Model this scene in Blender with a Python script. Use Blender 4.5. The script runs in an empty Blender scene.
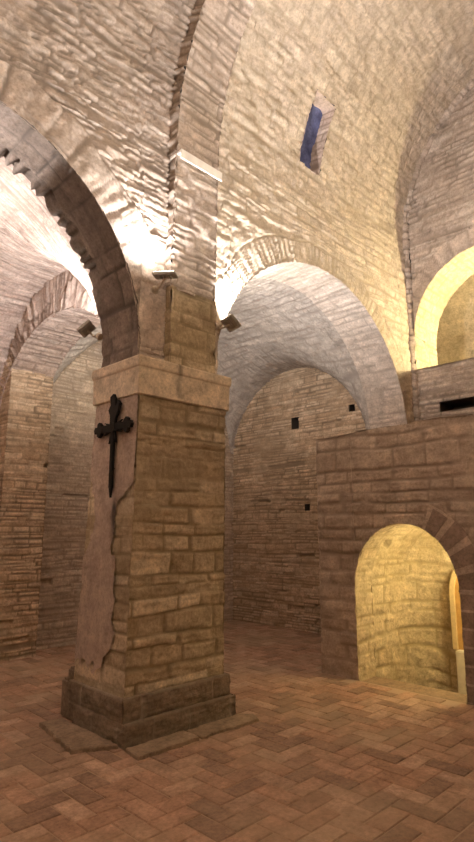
import bpy, math, random
import numpy as np
from mathutils import Vector, Matrix

random.seed(7)
sc = bpy.context.scene
COL = sc.collection

# ------------------------------------------------------------------ dimensions of the place (metres)
YA, YB = 3.97, 4.57            # arcade wall: nave side, aisle side
XW = 7.75                      # end wall of the nave
XL = 7.55                      # end wall of the aisle (lunette)
YF = 7.65                      # outer wall of the aisle
XD = 5.58                      # wall with the doorway
R_N = 2.5; YC = YA - R_N       # nave barrel
def zs(x): return 5.45 + 0.143*(np.clip(x, 0.5, 8.0) - 3.3)
AX, AZ, AR, ARZ = 1.11, 3.17, 1.64, 1.68      # left arch
BX, BZ, BR, BRZ = 5.54, 2.93, 1.92, 1.92      # right arch
VY, VZ, VR, VRZ = 6.15, 2.90, 1.50, 1.50      # aisle vault
CAP_TOP = 3.08

# ------------------------------------------------------------------ noise
def _h(ix, iy, s):
    n = (ix.astype(np.int64)*374761393 + iy.astype(np.int64)*668265263 + int(s)*1442695041) & 0xffffffff
    n = ((n ^ (n >> 13))*1274126177) & 0xffffffff
    n = (n ^ (n >> 16)) & 0xffffffff
    return n/4294967295.0
def vnoise(x, y, s=0):
    ix = np.floor(x); iy = np.floor(y); fx = x-ix; fy = y-iy
    fx = fx*fx*(3-2*fx); fy = fy*fy*(3-2*fy)
    a = _h(ix, iy, s); b = _h(ix+1, iy, s); c = _h(ix, iy+1, s); d = _h(ix+1, iy+1, s)
    return (a*(1-fx)+b*fx)*(1-fy)+(c*(1-fx)+d*fx)*fy
def fbm(x, y, s=0, o=3):
    v = 0; a = .5; t = 0
    for i in range(o):
        v = v+a*vnoise(x, y, s+i*17); t += a; a *= .5; x = x*2.03+3.1; y = y*2.03+1.7
    return v/t
def sstep(a, b, x):
    t = np.clip((x-a)/(b-a), 0, 1); return t*t*(3-2*t)

# courses of masonry: returns relief, tone of each stone, joint mask
def masonry(u, v, ch=.12, bl=.3, mw=.018, depth=.015, amp=.012, rough=.012, warp=.02, seed=1, missing=0.0, vary=.55):
    u = u + warp*1.5*(fbm(u*2.1, v*2.1, seed+50, 2)-.5)
    v = v + warp*2.4*(fbm(u*1.3, v*3.1, seed+60, 3)-.5)
    v = v + ch*vary*(vnoise(v/ch*.83, v*0, seed+70)-.5)*2
    r = np.floor(v/ch); fv = v/ch-r
    rr = _h(r, r*0, seed)
    L = bl*(.75+.6*_h(r, r*0+3, seed+1))
    uu = u/L + rr*7.3 + .25*np.sin(u/L*2.2+rr*20)
    c = np.floor(uu); fu = uu-c
    tone = _h(c, r, seed+2)
    eu = np.minimum(fu, 1-fu)*L; ev = np.minimum(fv, 1-fv)*ch
    w = mw*(.6+.9*fbm(u*7, v*7, seed+9, 2))
    e = np.minimum(eu, ev)
    joint = 1-sstep(w*.3, w*1.1, e)
    filled = .42+.58*sstep(.34, .58, fbm(u*2.3, v*2.9, seed+31, 3))
    joint = joint*filled
    n = fbm(u*9, v*14, seed+20, 4)-.5; n2 = fbm(u*4.5, v*26, seed+24, 3)-.5; n3 = fbm(u*30, v*38, seed+27, 2)-.5
    hgt = -depth*joint + amp*(_h(c, r, seed+4)-.5)*(1-joint) + rough*(1.7*n+1.3*n2+.7*n3)
    if missing:
        m = (_h(c, r, seed+8) < missing)*(1-joint)
        hgt = hgt-m*.06; tone = np.where(m > .5, tone*.5, tone)
    return hgt, tone, joint

# ------------------------------------------------------------------ mesh helpers
def add_attr(me, name, arr):
    at = me.attributes.new(name, 'FLOAT', 'POINT')
    at.data.foreach_set('value', np.ascontiguousarray(arr, dtype=np.float32).ravel())
def tag(o, label=None, cat=None, group=None, kind=None):
    if label: o['label'] = label
    if cat: o['category'] = cat
    if group: o['group'] = group
    if kind: o['kind'] = kind
    return o
def empty(name, loc, rot=(0, 0, 0)):
    o = bpy.data.objects.new(name, None); COL.objects.link(o)
    o.location = loc; o.rotation_euler = rot; o.empty_display_size = .1
    return o

class MB:
    """collects vertices and faces of ONE mesh object"""
    def __init__(s): s.v = []; s.f = []; s.a = []; s.b = []; s.c = []; s.n = 0
    def raw(s, V, F, tone=None, joint=None, stain=None):
        V = np.asarray(V, float).reshape(-1, 3); k = len(V)
        s.v.append(V); s.f.extend([tuple(int(i)+s.n for i in q) for q in F])
        z = np.zeros(k)
        s.a.append(z+.5 if tone is None else np.broadcast_to(tone, (k,)) if np.ndim(tone) == 0 else np.ravel(tone))
        s.b.append(z if joint is None else np.broadcast_to(joint, (k,)) if np.ndim(joint) == 0 else np.ravel(joint))
        s.c.append(z if stain is None else np.broadcast_to(stain, (k,)) if np.ndim(stain) == 0 else np.ravel(stain))
        s.n += k; return s
    def grid(s, P, towards=None, h=None, tone=None, joint=None, stain=None, mask=None, N=None):
        """P (n,m,3); displaced by h along the normal that looks at 'towards'"""
        n, m = P.shape[:2]
        if N is None:
            du = np.gradient(P, axis=1); dv = np.gradient(P, axis=0)
            N = np.cross(du, dv); N /= np.maximum(np.linalg.norm(N, axis=2, keepdims=True), 1e-9)
            mid = (n//2, m//2)
        else:
            N = np.broadcast_to(np.asarray(N, float), P.shape)
        flip = False
        if towards is not None:
            sg = np.sign(np.sum(N*(np.asarray(towards)-P), axis=2)); tot = np.sum(sg)
            if tot < 0: N = -N; flip = True
        if h is not None: P = P+N*h[..., None]
        du = P[0 if n < 3 else n//2, min(m-1, m//2+1)]-P[0 if n < 3 else n//2, m//2]
        idx = np.arange(n*m).reshape(n, m)
        q = np.stack([idx[:-1, :-1], idx[:-1, 1:], idx[1:, 1:], idx[1:, :-1]], -1)
        if mask is not None:
            q = q[mask]
        q = q.reshape(-1, 4)
        # face winding follows N
        fi = q[len(q)//2]; A = P.reshape(-1, 3)
        fn = np.cross(A[fi[1]]-A[fi[0]], A[fi[3]]-A[fi[0]])
        if np.dot(fn, N.reshape(-1, 3)[fi[0]]) < 0: q = q[:, ::-1]
        s.raw(P, q, tone, joint, stain); return s
    def box(s, x0, x1, y0, y1, z0, z1, tone=None, M=None, bev=0):
        if bev:
            import bmesh
            bm = bmesh.new(); bmesh.ops.create_cube(bm, size=1)
            for w in bm.verts: w.co = Vector((x0+(w.co.x+.5)*(x1-x0), y0+(w.co.y+.5)*(y1-y0), z0+(w.co.z+.5)*(z1-z0)))
            bmesh.ops.bevel(bm, geom=bm.edges[:], offset=bev, segments=2, affect='EDGES')
            bm.verts.index_update()
            V = np.array([w.co[:] for w in bm.verts]); F = [[w.index for w in f.verts] for f in bm.faces]; bm.free()
        else:
            V = np.array([(x, y, z) for z in (z0, z1) for y in (y0, y1) for x in (x0, x1)], float)
            F = [(0, 2, 3, 1), (4, 5, 7, 6), (0, 1, 5, 4), (2, 6, 7, 3), (0, 4, 6, 2), (1, 3, 7, 5)]
        if M is not None: V = np.array([(M @ Vector(p))[:] for p in V])
        return s.raw(V, F, tone)
    def prism(s, poly, axis, a, b, tone=None):
        """polygon in the two remaining axes extruded along axis from a to b"""
        k = len(poly); V = []
        for t in (a, b):
            for p in poly:
                q = list(p); q.insert(axis, t); V.append(q)
        F = [tuple(range(k))[::-1], tuple(range(k, 2*k))]
        F += [(i, (i+1) % k, (i+1) % k+k, i+k) for i in range(k)]
        return s.raw(V, F, tone)
    def tube(s, pts, rad, seg=8):
        pts = [Vector(p) for p in pts]; n = len(pts)
        if not isinstance(rad, (list, tuple)): rad = [rad]*n
        V = []; F = []
        for i, p in enumerate(pts):
            t = (pts[min(i+1, n-1)]-pts[max(i-1, 0)]).normalized()
            a = t.orthogonal().normalized() if abs(t.z) > .9 else t.cross(Vector((0, 0, 1))).normalized()
            b = t.cross(a)
            for k in range(seg):
                th = 2*math.pi*k/seg; V.append((p+(a*math.cos(th)+b*math.sin(th))*rad[i])[:])
        for i in range(n-1):
            for k in range(seg):
                F.append((i*seg+k, i*seg+(k+1) % seg, (i+1)*seg+(k+1) % seg, (i+1)*seg+k))
        F.append(tuple(range(seg))[::-1]); F.append(tuple((n-1)*seg+k for k in range(seg)))
        return s.raw(V, F)
    def build(s, name, mat, parent=None, smooth=False, offset=None):
        V = np.concatenate(s.v)
        if offset is not None: V = V-np.asarray(offset)
        me = bpy.data.meshes.new(name); me.from_pydata(V, [], s.f); 
        add_attr(me, 'tone', np.concatenate(s.a)); add_attr(me, 'joint', np.concatenate(s.b)); add_attr(me, 'stain', np.concatenate(s.c))
        if smooth: me.polygons.foreach_set('use_smooth', np.ones(len(me.polygons), bool))
        me.materials.append(mat); me.validate(); me.update()
        o = bpy.data.objects.new(name, me); COL.objects.link(o)
        if parent: o.parent = parent
        if offset is not None and not parent: o.location = offset
        return o

# ------------------------------------------------------------------ materials
def nt(name):
    m = bpy.data.materials.new(name); m.use_nodes = True
    n = m.node_tree; b = n.nodes['Principled BSDF']; return m, n, b
def mixc(n, fac, a, b, mode='MIX'):
    x = n.nodes.new('ShaderNodeMix'); x.data_type = 'RGBA'; x.blend_type = mode
    for i, v in ((0, fac), (6, a), (7, b)):
        if hasattr(v, 'is_linked') or hasattr(v, 'links'): n.links.new(v, x.inputs[i])
        elif i == 0: x.inputs[0].default_value = v
        else: x.inputs[i].default_value = (*v, 1)
    return x.outputs[2]
def attr(n, name):
    a = n.nodes.new('ShaderNodeAttribute'); a.attribute_name = name; return a.outputs['Fac']
def noise(n, scale, detail=4, rough=.6, dist=0):
    t = n.nodes.new('ShaderNodeTexCoord'); x = n.nodes.new('ShaderNodeTexNoise')
    n.links.new(t.outputs['Object'], x.inputs['Vector'])
    x.inputs['Scale'].default_value = scale; x.inputs['Detail'].default_value = detail; x.inputs['Roughness'].default_value = rough
    x.inputs['Distortion'].default_value = dist
    return x.outputs['Fac']
def ramp(n, fac, stops):
    r = n.nodes.new('ShaderNodeValToRGB'); n.links.new(fac, r.inputs[0])
    e = r.color_ramp.elements
    while len(e) < len(stops): e.new(.5)
    for k, (p, c) in enumerate(stops): e[k].position = p; e[k].color = (*c, 1)
    return r.outputs[0]
def masonry_mat(name, tones, mortar, dirt, dirt_amt=.5, bump=.35, rough=.92, fine=38, stain=(.05, .04, .035)):
    m, n, b = nt(name)
    st = [(i/(len(tones)-1), c) for i, c in enumerate(tones)]
    c = ramp(n, attr(n, 'tone'), st)
    nz = noise(n, 6.5, 6, .7)
    k = ramp(n, nz, [(.3, (.62, .60, .58)), (.7, (1.25, 1.22, 1.2))])
    c = mixc(n, 1.0, c, k, 'MULTIPLY')
    sp = ramp(n, noise(n, 34, 5, .75), [(.32, (.68, .66, .64)), (.5, (1, 1, 1)), (.68, (1.24, 1.22, 1.20))])
    c = mixc(n, 1.0, c, sp, 'MULTIPLY')
    c = mixc(n, attr(n, 'joint'), c, mortar)
    big = ramp(n, noise(n, 1.1, 5, .65, .4), [(.42, (0, 0, 0)), (.68, (dirt_amt,)*3)])
    c = mixc(n, big, c, dirt)
    c = mixc(n, attr(n, 'stain'), c, stain)
    n.links.new(c, b.inputs['Base Color']); b.inputs['Roughness'].default_value = rough
    b.inputs['Specular IOR Level'].default_value = .2
    bp = n.nodes.new('ShaderNodeBump'); bp.inputs['Strength'].default_value = bump; bp.inputs['Distance'].default_value = .03
    n.links.new(noise(n, fine, 6, .7), bp.inputs['Height']); n.links.new(bp.outputs[0], b.inputs['Normal'])
    return m
def plain(name, col, rough=.6, metal=0, var=.15, scale=20, emis=None, es=0):
    m, n, b = nt(name)
    k = ramp(n, noise(n, scale, 4), [(.3, tuple(x*(1-var) for x in col)), (.7, tuple(min(1, x*(1+var)) for x in col))])
    n.links.new(k, b.inputs['Base Color']); b.inputs['Roughness'].default_value = rough; b.inputs['Metallic'].default_value = metal
    if emis: b.inputs['Emission Color'].default_value = (*emis, 1); b.inputs['Emission Strength'].default_value = es
    return m

M_VAULT = masonry_mat('vault_stone', [(.44, .37, .32), (.57, .49, .43), (.50, .42, .36), (.66, .59, .53), (.40, .33, .27)], (.27, .22, .18), (.34, .27, .21), .5)
M_VAULT_R = masonry_mat('vault_stone_plastered', [(.56, .49, .41), (.64, .56, .48), (.58, .50, .41), (.68, .61, .52), (.54, .46, .37)], (.42, .35, .27), (.46, .38, .28), .45)
M_PILLAR = masonry_mat('pillar_stone', [(.42, .345, .235), (.52, .435, .305), (.46, .38, .265), (.68, .59, .44), (.36, .295, .195), (.74, .65, .50)], (.30, .24, .155), (.31, .245, .155), .5)
M_PLINTH = masonry_mat('plinth_stone', [(.25, .20, .15), (.33, .27, .20), (.29, .23, .17)], (.40, .34, .26), (.17, .13, .10), .5)
M_BRICK = masonry_mat('old_brick', [(.54, .405, .28), (.66, .51, .37), (.44, .325, .22), (.74, .61, .46), (.58, .455, .33)], (.24, .18, .125), (.37, .28, .19), .5)
M_ARCH = masonry_mat('arch_stone', [(.58, .52, .46), (.68, .61, .55), (.62, .55, .49), (.72, .65, .59)], (.44, .38, .33), (.46, .39, .33), .4)
M_PALE = masonry_mat('pale_brick', [(.56, .47, .38), (.64, .55, .46), (.50, .41, .32), (.68, .6, .5), (.6, .5, .41)], (.36, .29, .23), (.42, .33, .25), .45)
M_ARCH_A = masonry_mat('shaded_arch_stone', [(.19, .155, .13), (.25, .205, .175), (.215, .175, .15), (.28, .235, .20)], (.12, .10, .085), (.13, .105, .085), .4)  # darker copy of the arch stone; shade of the underside put into its colour
M_PINK = masonry_mat('pink_brick', [(.53, .43, .38), (.62, .52, .46), (.48, .38, .33), (.66, .57, .51)], (.30, .23, .19), (.42, .33, .27), .4)
M_GREY = masonry_mat('grey_vault', [(.47, .435, .40), (.54, .50, .465), (.49, .455, .42), (.58, .535, .49)], (.33, .29, .26), (.32, .28, .24), .45)
M_DOORW = masonry_mat('rubble_wall', [(.41, .33, .265), (.52, .43, .35), (.44, .355, .285), (.62, .52, .43), (.48, .385, .31)], (.31, .245, .195), (.33, .255, .20), .45)
M_VOUS = masonry_mat('dark_voussoir', [(.28, .215, .175), (.36, .28, .23), (.31, .24, .195)], (.36, .29, .24), (.18, .13, .11), .3)
M_PASS = masonry_mat('passage_stone', [(.56, .49, .36), (.64, .57, .42), (.60, .52, .38), (.68, .61, .46)], (.40, .33, .21), (.40, .33, .20), .5)
M_CAP = masonry_mat('dressed_stone', [(.67, .585, .465), (.72, .63, .505)], (.5, .4, .3), (.59, .50, .39), .35, bump=.15)
M_PLASTER = masonry_mat('old_plaster', [(.47, .385, .33), (.54, .445, .38)], (.4, .3, .24), (.42, .33, .27), .4, bump=.12)
M_FLOOR = masonry_mat('terracotta', [(.39, .245, .17), (.48, .31, .22), (.43, .27, .19), (.30, .20, .145), (.53, .37, .27), (.44, .285, .20)], (.44, .32, .225), (.43, .325, .22), .6, bump=.12, rough=.7, fine=60)
M_SLAB = masonry_mat('slab_stone', [(.31, .235, .165), (.38, .29, .205)], (.2, .15, .1), (.24, .18, .12), .5)
M_COARSE = plain('plain_masonry', (.46, .37, .28), .95, scale=5)
M_IRON = plain('wrought_iron', (.012, .011, .010), .55, .6)
M_LAMP = plain('lamp_housing', (.42, .40, .36), .5, .3)
M_STEEL = plain('lamp_bracket', (.55, .48, .38), .45, .2)
M_LENS = plain('lamp_lens', (.9, .9, .9), .3, emis=(1, .9, .78), es=14)
M_LEDGE = plain('pale_ledge', (.86, .82, .76), .7, scale=8)
M_GLASS_BLUE = masonry_mat('blue_pane', [(.05, .06, .14), (.20, .23, .44)], (.1, .1, .2), (.04, .04, .10), .6)
M_OCHRE = plain('ochre_wood', (.50, .31, .11), .6, var=.25, scale=7)
M_TRIM = plain('ochre_trim', (.66, .53, .30), .6, var=.12)
M_WHITE = plain('whitewash', (.72, .68, .58), .85, var=.08)

# ------------------------------------------------------------------ arches: profile helpers
def arc_z(x, c, z0, r, rz):
    return z0 + rz*np.sqrt(np.clip(1-((x-c)/r)**2, 0, 1))

# ------------------------------------------------------------------ FLOOR (herringbone bricks, one mesh)
def make_floor():
    W = .142; mb = MB(); g = .0035
    rs = np.random.RandomState(3)
    i0, i1 = int(-1.2/W), int(7.9/W); j0, j1 = int(-1.2/W), int(7.8/W)
    V = []; F = []; T = []
    for i in range(i0, i1):
        for j in range(j0, j1):
            s = (i-j) % 4
            if s == 0: x0, x1, y0, y1 = i*W, (i+2)*W, j*W, (j+1)*W
            elif s == 3: x0, x1, y0, y1 = i*W, (i+1)*W, j*W, (j+2)*W
            else: continue
            if x1 > XD+.02 and y0 < 4.2: continue
            if x0 > 7.7 or y0 > 7.7: continue
            e = rs.uniform(.002, .006, 4)
            x0 += e[0]; x1 -= e[1]; y0 += e[2]; y1 -= e[3]
            hz = rs.normal(0, .0016, 4); b = .005
            k = len(V)
            V += [(x0, y0, -.02), (x1, y0, -.02), (x1, y1, -.02), (x0, y1, -.02)]
            V += [(x0, y0, -.005+hz[0]), (x1, y0, -.005+hz[1]), (x1, y1, -.005+hz[2]), (x0, y1, -.005+hz[3])]
            V += [(x0+b, y0+b, hz[0]), (x1-b, y0+b, hz[1]), (x1-b, y1-b, hz[2]), (x0+b, y1-b, hz[3])]
            for a in (0, 4):
                for q in range(4): F.append((k+a+q, k+a+(q+1) % 4, k+a+4+(q+1) % 4, k+a+4+q))
            F.append((k+8, k+9, k+10, k+11))
            t = rs.uniform(0, 1); t = t if rs.rand() > .12 else .6
            T += [t]*12
    mb.raw(V, F, np.array(T))
    gx = np.linspace(-3.2, XD, 60); gy = np.linspace(-1.2, 7.8, 60)
    P = np.zeros((60, 60, 3)); P[..., 0] = gx[None]; P[..., 1] = gy[:, None]; P[..., 2] = -.007
    mb.grid(P, (2, 2, 3), tone=.4, joint=np.ones(3600))
    gx = np.linspace(XD, 8.2, 30); gy = np.linspace(3.75, 7.8, 30)
    P = np.zeros((30, 30, 3)); P[..., 0] = gx[None]; P[..., 1] = gy[:, None]; P[..., 2] = -.007
    mb.grid(P, (2, 2, 3), tone=.4, joint=np.ones(900))
    return tag(mb.build('floor', M_FLOOR), 'herringbone floor of worn red terracotta bricks', None, kind='structure')
make_floor()

# ------------------------------------------------------------------ NAVE WALL over the arcade and NAVE VAULT
def nave_pt(x, s, off=0.):
    z0 = zs(x); th = np.maximum(s-z0, 0)/R_N
    rr = R_N-off
    y = np.where(s < z0, YA-off, YC+rr*np.cos(th)); z = np.where(s < z0, s, z0+rr*np.sin(th))
    return np.stack([x+0*s, y, z], -1)

def web_relief(x, s, ring=None, style=None, style_ring=None):
    h, t, j = masonry(x, s, **style)
    if ring:
        c, z0, r, rz, w = ring
        dx = (x-c)/r; dz = (s-z0)/rz
        rad = np.sqrt(dx*dx+np.maximum(dz, 0)**2); ang = np.arctan2(np.maximum(dz, 0), dx)*r
        d = (rad-1)*r
        below = s < z0
        hu, tu, ju = masonry(d+5, ang, **style_ring)
        ww = w*(.85+.3*vnoise(ang*4, ang*0, 5))
        k = ((d < ww) & (~below)).astype(float)
        edge = np.exp(-((d-ww)/.012)**2)*(~below)
        h = h*(1-k)+(hu+.006)*k-edge*.012; t = t*(1-k)+tu*k; j = np.maximum(j*(1-k)+ju*k, edge*.8)
    return h, t, j

ST_LEFT = dict(ch=.062, bl=.30, mw=.018, depth=.024, amp=.022, rough=.022, warp=.035, seed=11)
ST_RIGHT = dict(ch=.10, bl=.33, mw=.014, depth=.012, amp=.014, rough=.017, warp=.04, seed=12)
ST_RINGA = dict(ch=.24, bl=.9, mw=.02, depth=.018, amp=.02, rough=.016, warp=.02, seed=13)
ST_RINGB = dict(ch=.075, bl=.6, mw=.016, depth=.016, amp=.012, rough=.012, warp=.012, seed=14)

def columns(c, r, a, b, step):
    """x positions from a to b, finer towards the springings of an arch (centre c, radius r)"""
    xs = np.arange(a, b, step)
    th = np.linspace(0.0, .55, 26)
    ext = np.concatenate([c+r*np.cos(th), c-r*np.cos(th)])
    xs = np.concatenate([xs, ext[(ext > a) & (ext < b)], [a, b]])
    xs = np.unique(np.round(xs, 4)); keep = [xs[0]]
    for x in xs[1:]:
        if x-keep[-1] > .0015: keep.append(x)
    return np.array(keep)

CENT = (2.5, 1.0, 2.5)
wall = MB(); vault_l = MB(); vault_r = MB()
def web(a, b, arch, step, wbuf, vbuf, style, sring, ringw, low_l, low_r, windows=None):
    c, z0, r, rz = arch
    xs = columns(c, r, a, b, step)
    inside = np.abs(xs-c) < r
    zl = np.where(inside, arc_z(xs, c, z0, r, rz), np.where(xs < c, low_l, low_r))
    n1 = int(2.6/step)
    t = np.linspace(0, 1, n1)[:, None]
    S = zl[None]+t*(zs(xs)-zl)[None]; X = np.broadcast_to(xs[None], S.shape)
    h, tn, j = web_relief(X, S, (c, z0, r, rz, ringw), style, sring)
    wbuf.grid(nave_pt(X, S), CENT, h, tn, j)
    n2 = int(4.0/step)
    s2 = np.linspace(0, R_N*1.62, n2)[:, None]
    S = zs(xs)[None]+s2; X = np.broadcast_to(xs[None], S.shape)
    h, tn, j = masonry(X, S, **style)
    mask = None
    if windows:
        xm = (X[:-1, :-1]+X[1:, 1:])/2; sm = (S[:-1, :-1]+S[1:, 1:])/2
        mask = ~windows(xm, sm)
    vbuf.grid(nave_pt(X, S), CENT, h, tn, j, mask=mask)

# slot window in the vault
WX0, WX1, WS0, WS1 = 5.04, 5.46, 6.14, 7.04
def in_slot(x, s):
    # pointed top, opening in the skin of the vault
    return (x > WX0) & (x < WX1) & (s > WS0) & (s < WS1)
web(0.2, 3.04, (AX, AZ, AR, ARZ), .021, wall, vault_l, ST_LEFT, ST_RINGA, .40, CAP_TOP-.02, CAP_TOP-.02)
wl = wall.build('wall_left', M_VAULT, smooth=True)
tag(wl, 'rough brick nave wall over the left arch beside the pillar', kind='structure')
vl = vault_l.build('ceiling', M_VAULT, smooth=True); tag(vl, 'rough brick barrel vault left of the transverse rib', kind='structure')
wall = MB()
web(3.57, XW+.02, (BX, BZ, BR, BRZ), .024, wall, vault_r, ST_RIGHT, ST_RINGB, .30, CAP_TOP-.02, 2.5, in_slot)
tag(wall.build('wall_left', M_VAULT_R, smooth=True), 'nave wall over the right arch, smoother stone', kind='structure')
tag(vault_r.build('ceiling', M_VAULT_R, smooth=True), 'smoothed stone barrel vault pierced by the slot window', kind='structure')

# far half of the nave vault, opposite wall, wall behind, out of the frame
def shell():
    mb = MB()
    xs = np.linspace(.2, XW+.1, 40); th = np.linspace(1.6, math.pi, 24)[:, None]
    X = np.broadcast_to(xs[None], (24, 40)); zz = zs(X)
    P = np.stack([X, YC+R_N*np.cos(th)+0*X, zz+R_N*np.sin(th)], -1); mb.grid(P, CENT)
    z = np.linspace(0, 1, 12)[:, None]
    P = np.stack([X[:12], 0*z+YC-R_N+0*X[:12], z*zz[:12]], -1); mb.grid(P, CENT)
    # bay behind the left edge of the frame
    xs = np.linspace(-3.2, .2, 20); th = np.linspace(0, math.pi, 40)[:, None]; X = np.broadcast_to(xs[None], (40, 20))
    P = np.stack([X, YC+R_N*np.cos(th)+0*X, zs(X)+R_N*np.sin(th)], -1); mb.grid(P, CENT)
    X2 = X[:12]
    P = np.stack([X2, 0*z+YC-R_N+0*X2, z*zs(X2)], -1); mb.grid(P, CENT)
    xs2 = np.linspace(-3.2, .2, 80); X3 = np.broadcast_to(xs2[None], (12, 80))
    zl = np.where(np.abs(X3-AX) < AR, arc_z(X3, AX, AZ, AR, ARZ), 0)
    P = np.stack([X3, 0*z+YA+0*X3, zl+z*(zs(X3)-zl)], -1); mb.grid(P, CENT)
    # end behind
    yy = np.linspace(YC-R_N, YA, 20); Y = np.broadcast_to(yy[None], (12, 20)); zt = 5.05+np.sqrt(np.maximum(R_N**2-(Y-YC)**2, 0))
    P = np.stack([0*Y-3.2, Y, z*zt], -1); mb.grid(P, CENT)
    return tag(mb.build('wall_behind', M_COARSE), 'masonry closing the nave behind the viewer', kind='structure')
shell()

# ------------------------------------------------------------------ ARCH soffits
def soffit(name, arch, th0, th1, y0, y1, style, mat, step=.02, ragged=0, bigb=None):
    c, z0, r, rz = arch
    n = int(abs(th1-th0)*r/step)+2; m = int((y1-y0)/step)+2
    th = np.linspace(th0, th1, n)[:, None]; y = np.linspace(y0, y1, m)[None]
    X = c+r*np.cos(th)+0*y; Z = z0+rz*np.sin(th)+0*y; Y = y+0*th
    A = th*r+0*y
    h, t, j = masonry(Y, A, **style)
    if ragged:
        h2, t2, j2 = masonry(Y+3, A, ch=.12, bl=.5, mw=.03, depth=.06, amp=.05, rough=.012, warp=.03, seed=77)
        k = ((Y > y1-ragged*(.8+.4*vnoise(A*9, A*0, 4))) & (A > .42*r)).astype(float)
        h = h*(1-k)+h2*k; t = t*(1-k)+t2*k; j = j*(1-k)+j2*k*.4
    mb = MB(); mb.grid(np.stack([X, Y, Z], -1), (c, (y0+y1)/2, z0+.3), h, t, j)
    return mb, np.stack([X, Y, Z], -1)
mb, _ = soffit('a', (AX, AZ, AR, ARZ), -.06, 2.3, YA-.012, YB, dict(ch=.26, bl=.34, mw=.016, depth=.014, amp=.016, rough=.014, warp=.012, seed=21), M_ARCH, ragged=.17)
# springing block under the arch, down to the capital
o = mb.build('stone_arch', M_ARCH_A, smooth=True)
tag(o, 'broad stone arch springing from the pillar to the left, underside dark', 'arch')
mb, _ = soffit('b', (BX, BZ, BR, BRZ), -.1, math.pi, YA-.012, YB, dict(ch=.10, bl=.36, mw=.012, depth=.008, amp=.01, rough=.01, warp=.02, seed=22), M_ARCH)
o = mb.build('stone_arch', M_ARCH, smooth=True)
tag(o, 'tall brightly lit stone arch between the pillar and the end wall', 'arch')

# right pier under the right arch (mostly hidden behind the doorway wall)
M_VOID = plain('recess_shade_stone', (.07, .055, .04), .95)  # near-black stone: shade inside the holes and slot put into the colour
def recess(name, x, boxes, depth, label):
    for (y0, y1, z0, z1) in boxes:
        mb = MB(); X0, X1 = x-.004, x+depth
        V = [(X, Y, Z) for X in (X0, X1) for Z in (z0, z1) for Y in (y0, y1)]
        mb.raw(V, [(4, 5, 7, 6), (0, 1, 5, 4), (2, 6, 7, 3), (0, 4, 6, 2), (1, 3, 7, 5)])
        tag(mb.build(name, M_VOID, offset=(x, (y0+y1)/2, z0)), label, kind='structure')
def vwall(mb, p0, p1, z0, z1, towards, style, step=.025, hole=None, ztop=None, uoff=0, vshear=0, bend=None, holes=None, voff=0):
    p0 = np.array(p0, float); p1 = np.array(p1, float); L = np.linalg.norm(p1-p0)
    n = int(L/step)+2; m = int((z1-z0)/step)+2
    u = np.linspace(0, L, n)[None]; t = np.linspace(0, 1, m)[:, None]
    zt = z1 if ztop is None else ztop(u)
    Z = z0+t*(zt-z0)+0*u
    d = (p1-p0)/L
    P = np.stack([p0[0]+d[0]*u+0*Z, p0[1]+d[1]*u+0*Z, Z], -1)
    U = u+0*Z+uoff; Vv = Z+vshear*U+voff
    if bend: P = bend(P)
    h, tn, j = masonry(U, Vv, **style)
    if hole is not None: h = h+hole(P[..., 0], P[..., 1], P[..., 2])
    mask = None
    if holes:
        c = (P[:-1, :-1]+P[1:, 1:])/2; mask = np.ones(c.shape[:2], bool)
        for (y0, y1, z0, z1) in holes: mask &= ~((c[..., 1] > y0) & (c[..., 1] < y1) & (c[..., 2] > z0) & (c[..., 2] < z1))
    mb.grid(P, towards, h, tn, j, mask=mask)
ST_END = dict(ch=.08, bl=.30, mw=.022, depth=.028, amp=.022, rough=.016, warp=.03, seed=31)
mb = MB()
vwall(mb, (7.44, YA), (XW, YA), 0, 3.0, (5, 0, 2), ST_END)
vwall(mb, (7.44, YA), (7.44, YB), 0, 3.0, (3, 4, 2), ST_END)
tag(mb.build('wall_pier', M_VAULT_R, smooth=True), 'stone pier under the right springing of the lit arch', kind='structure')

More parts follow.
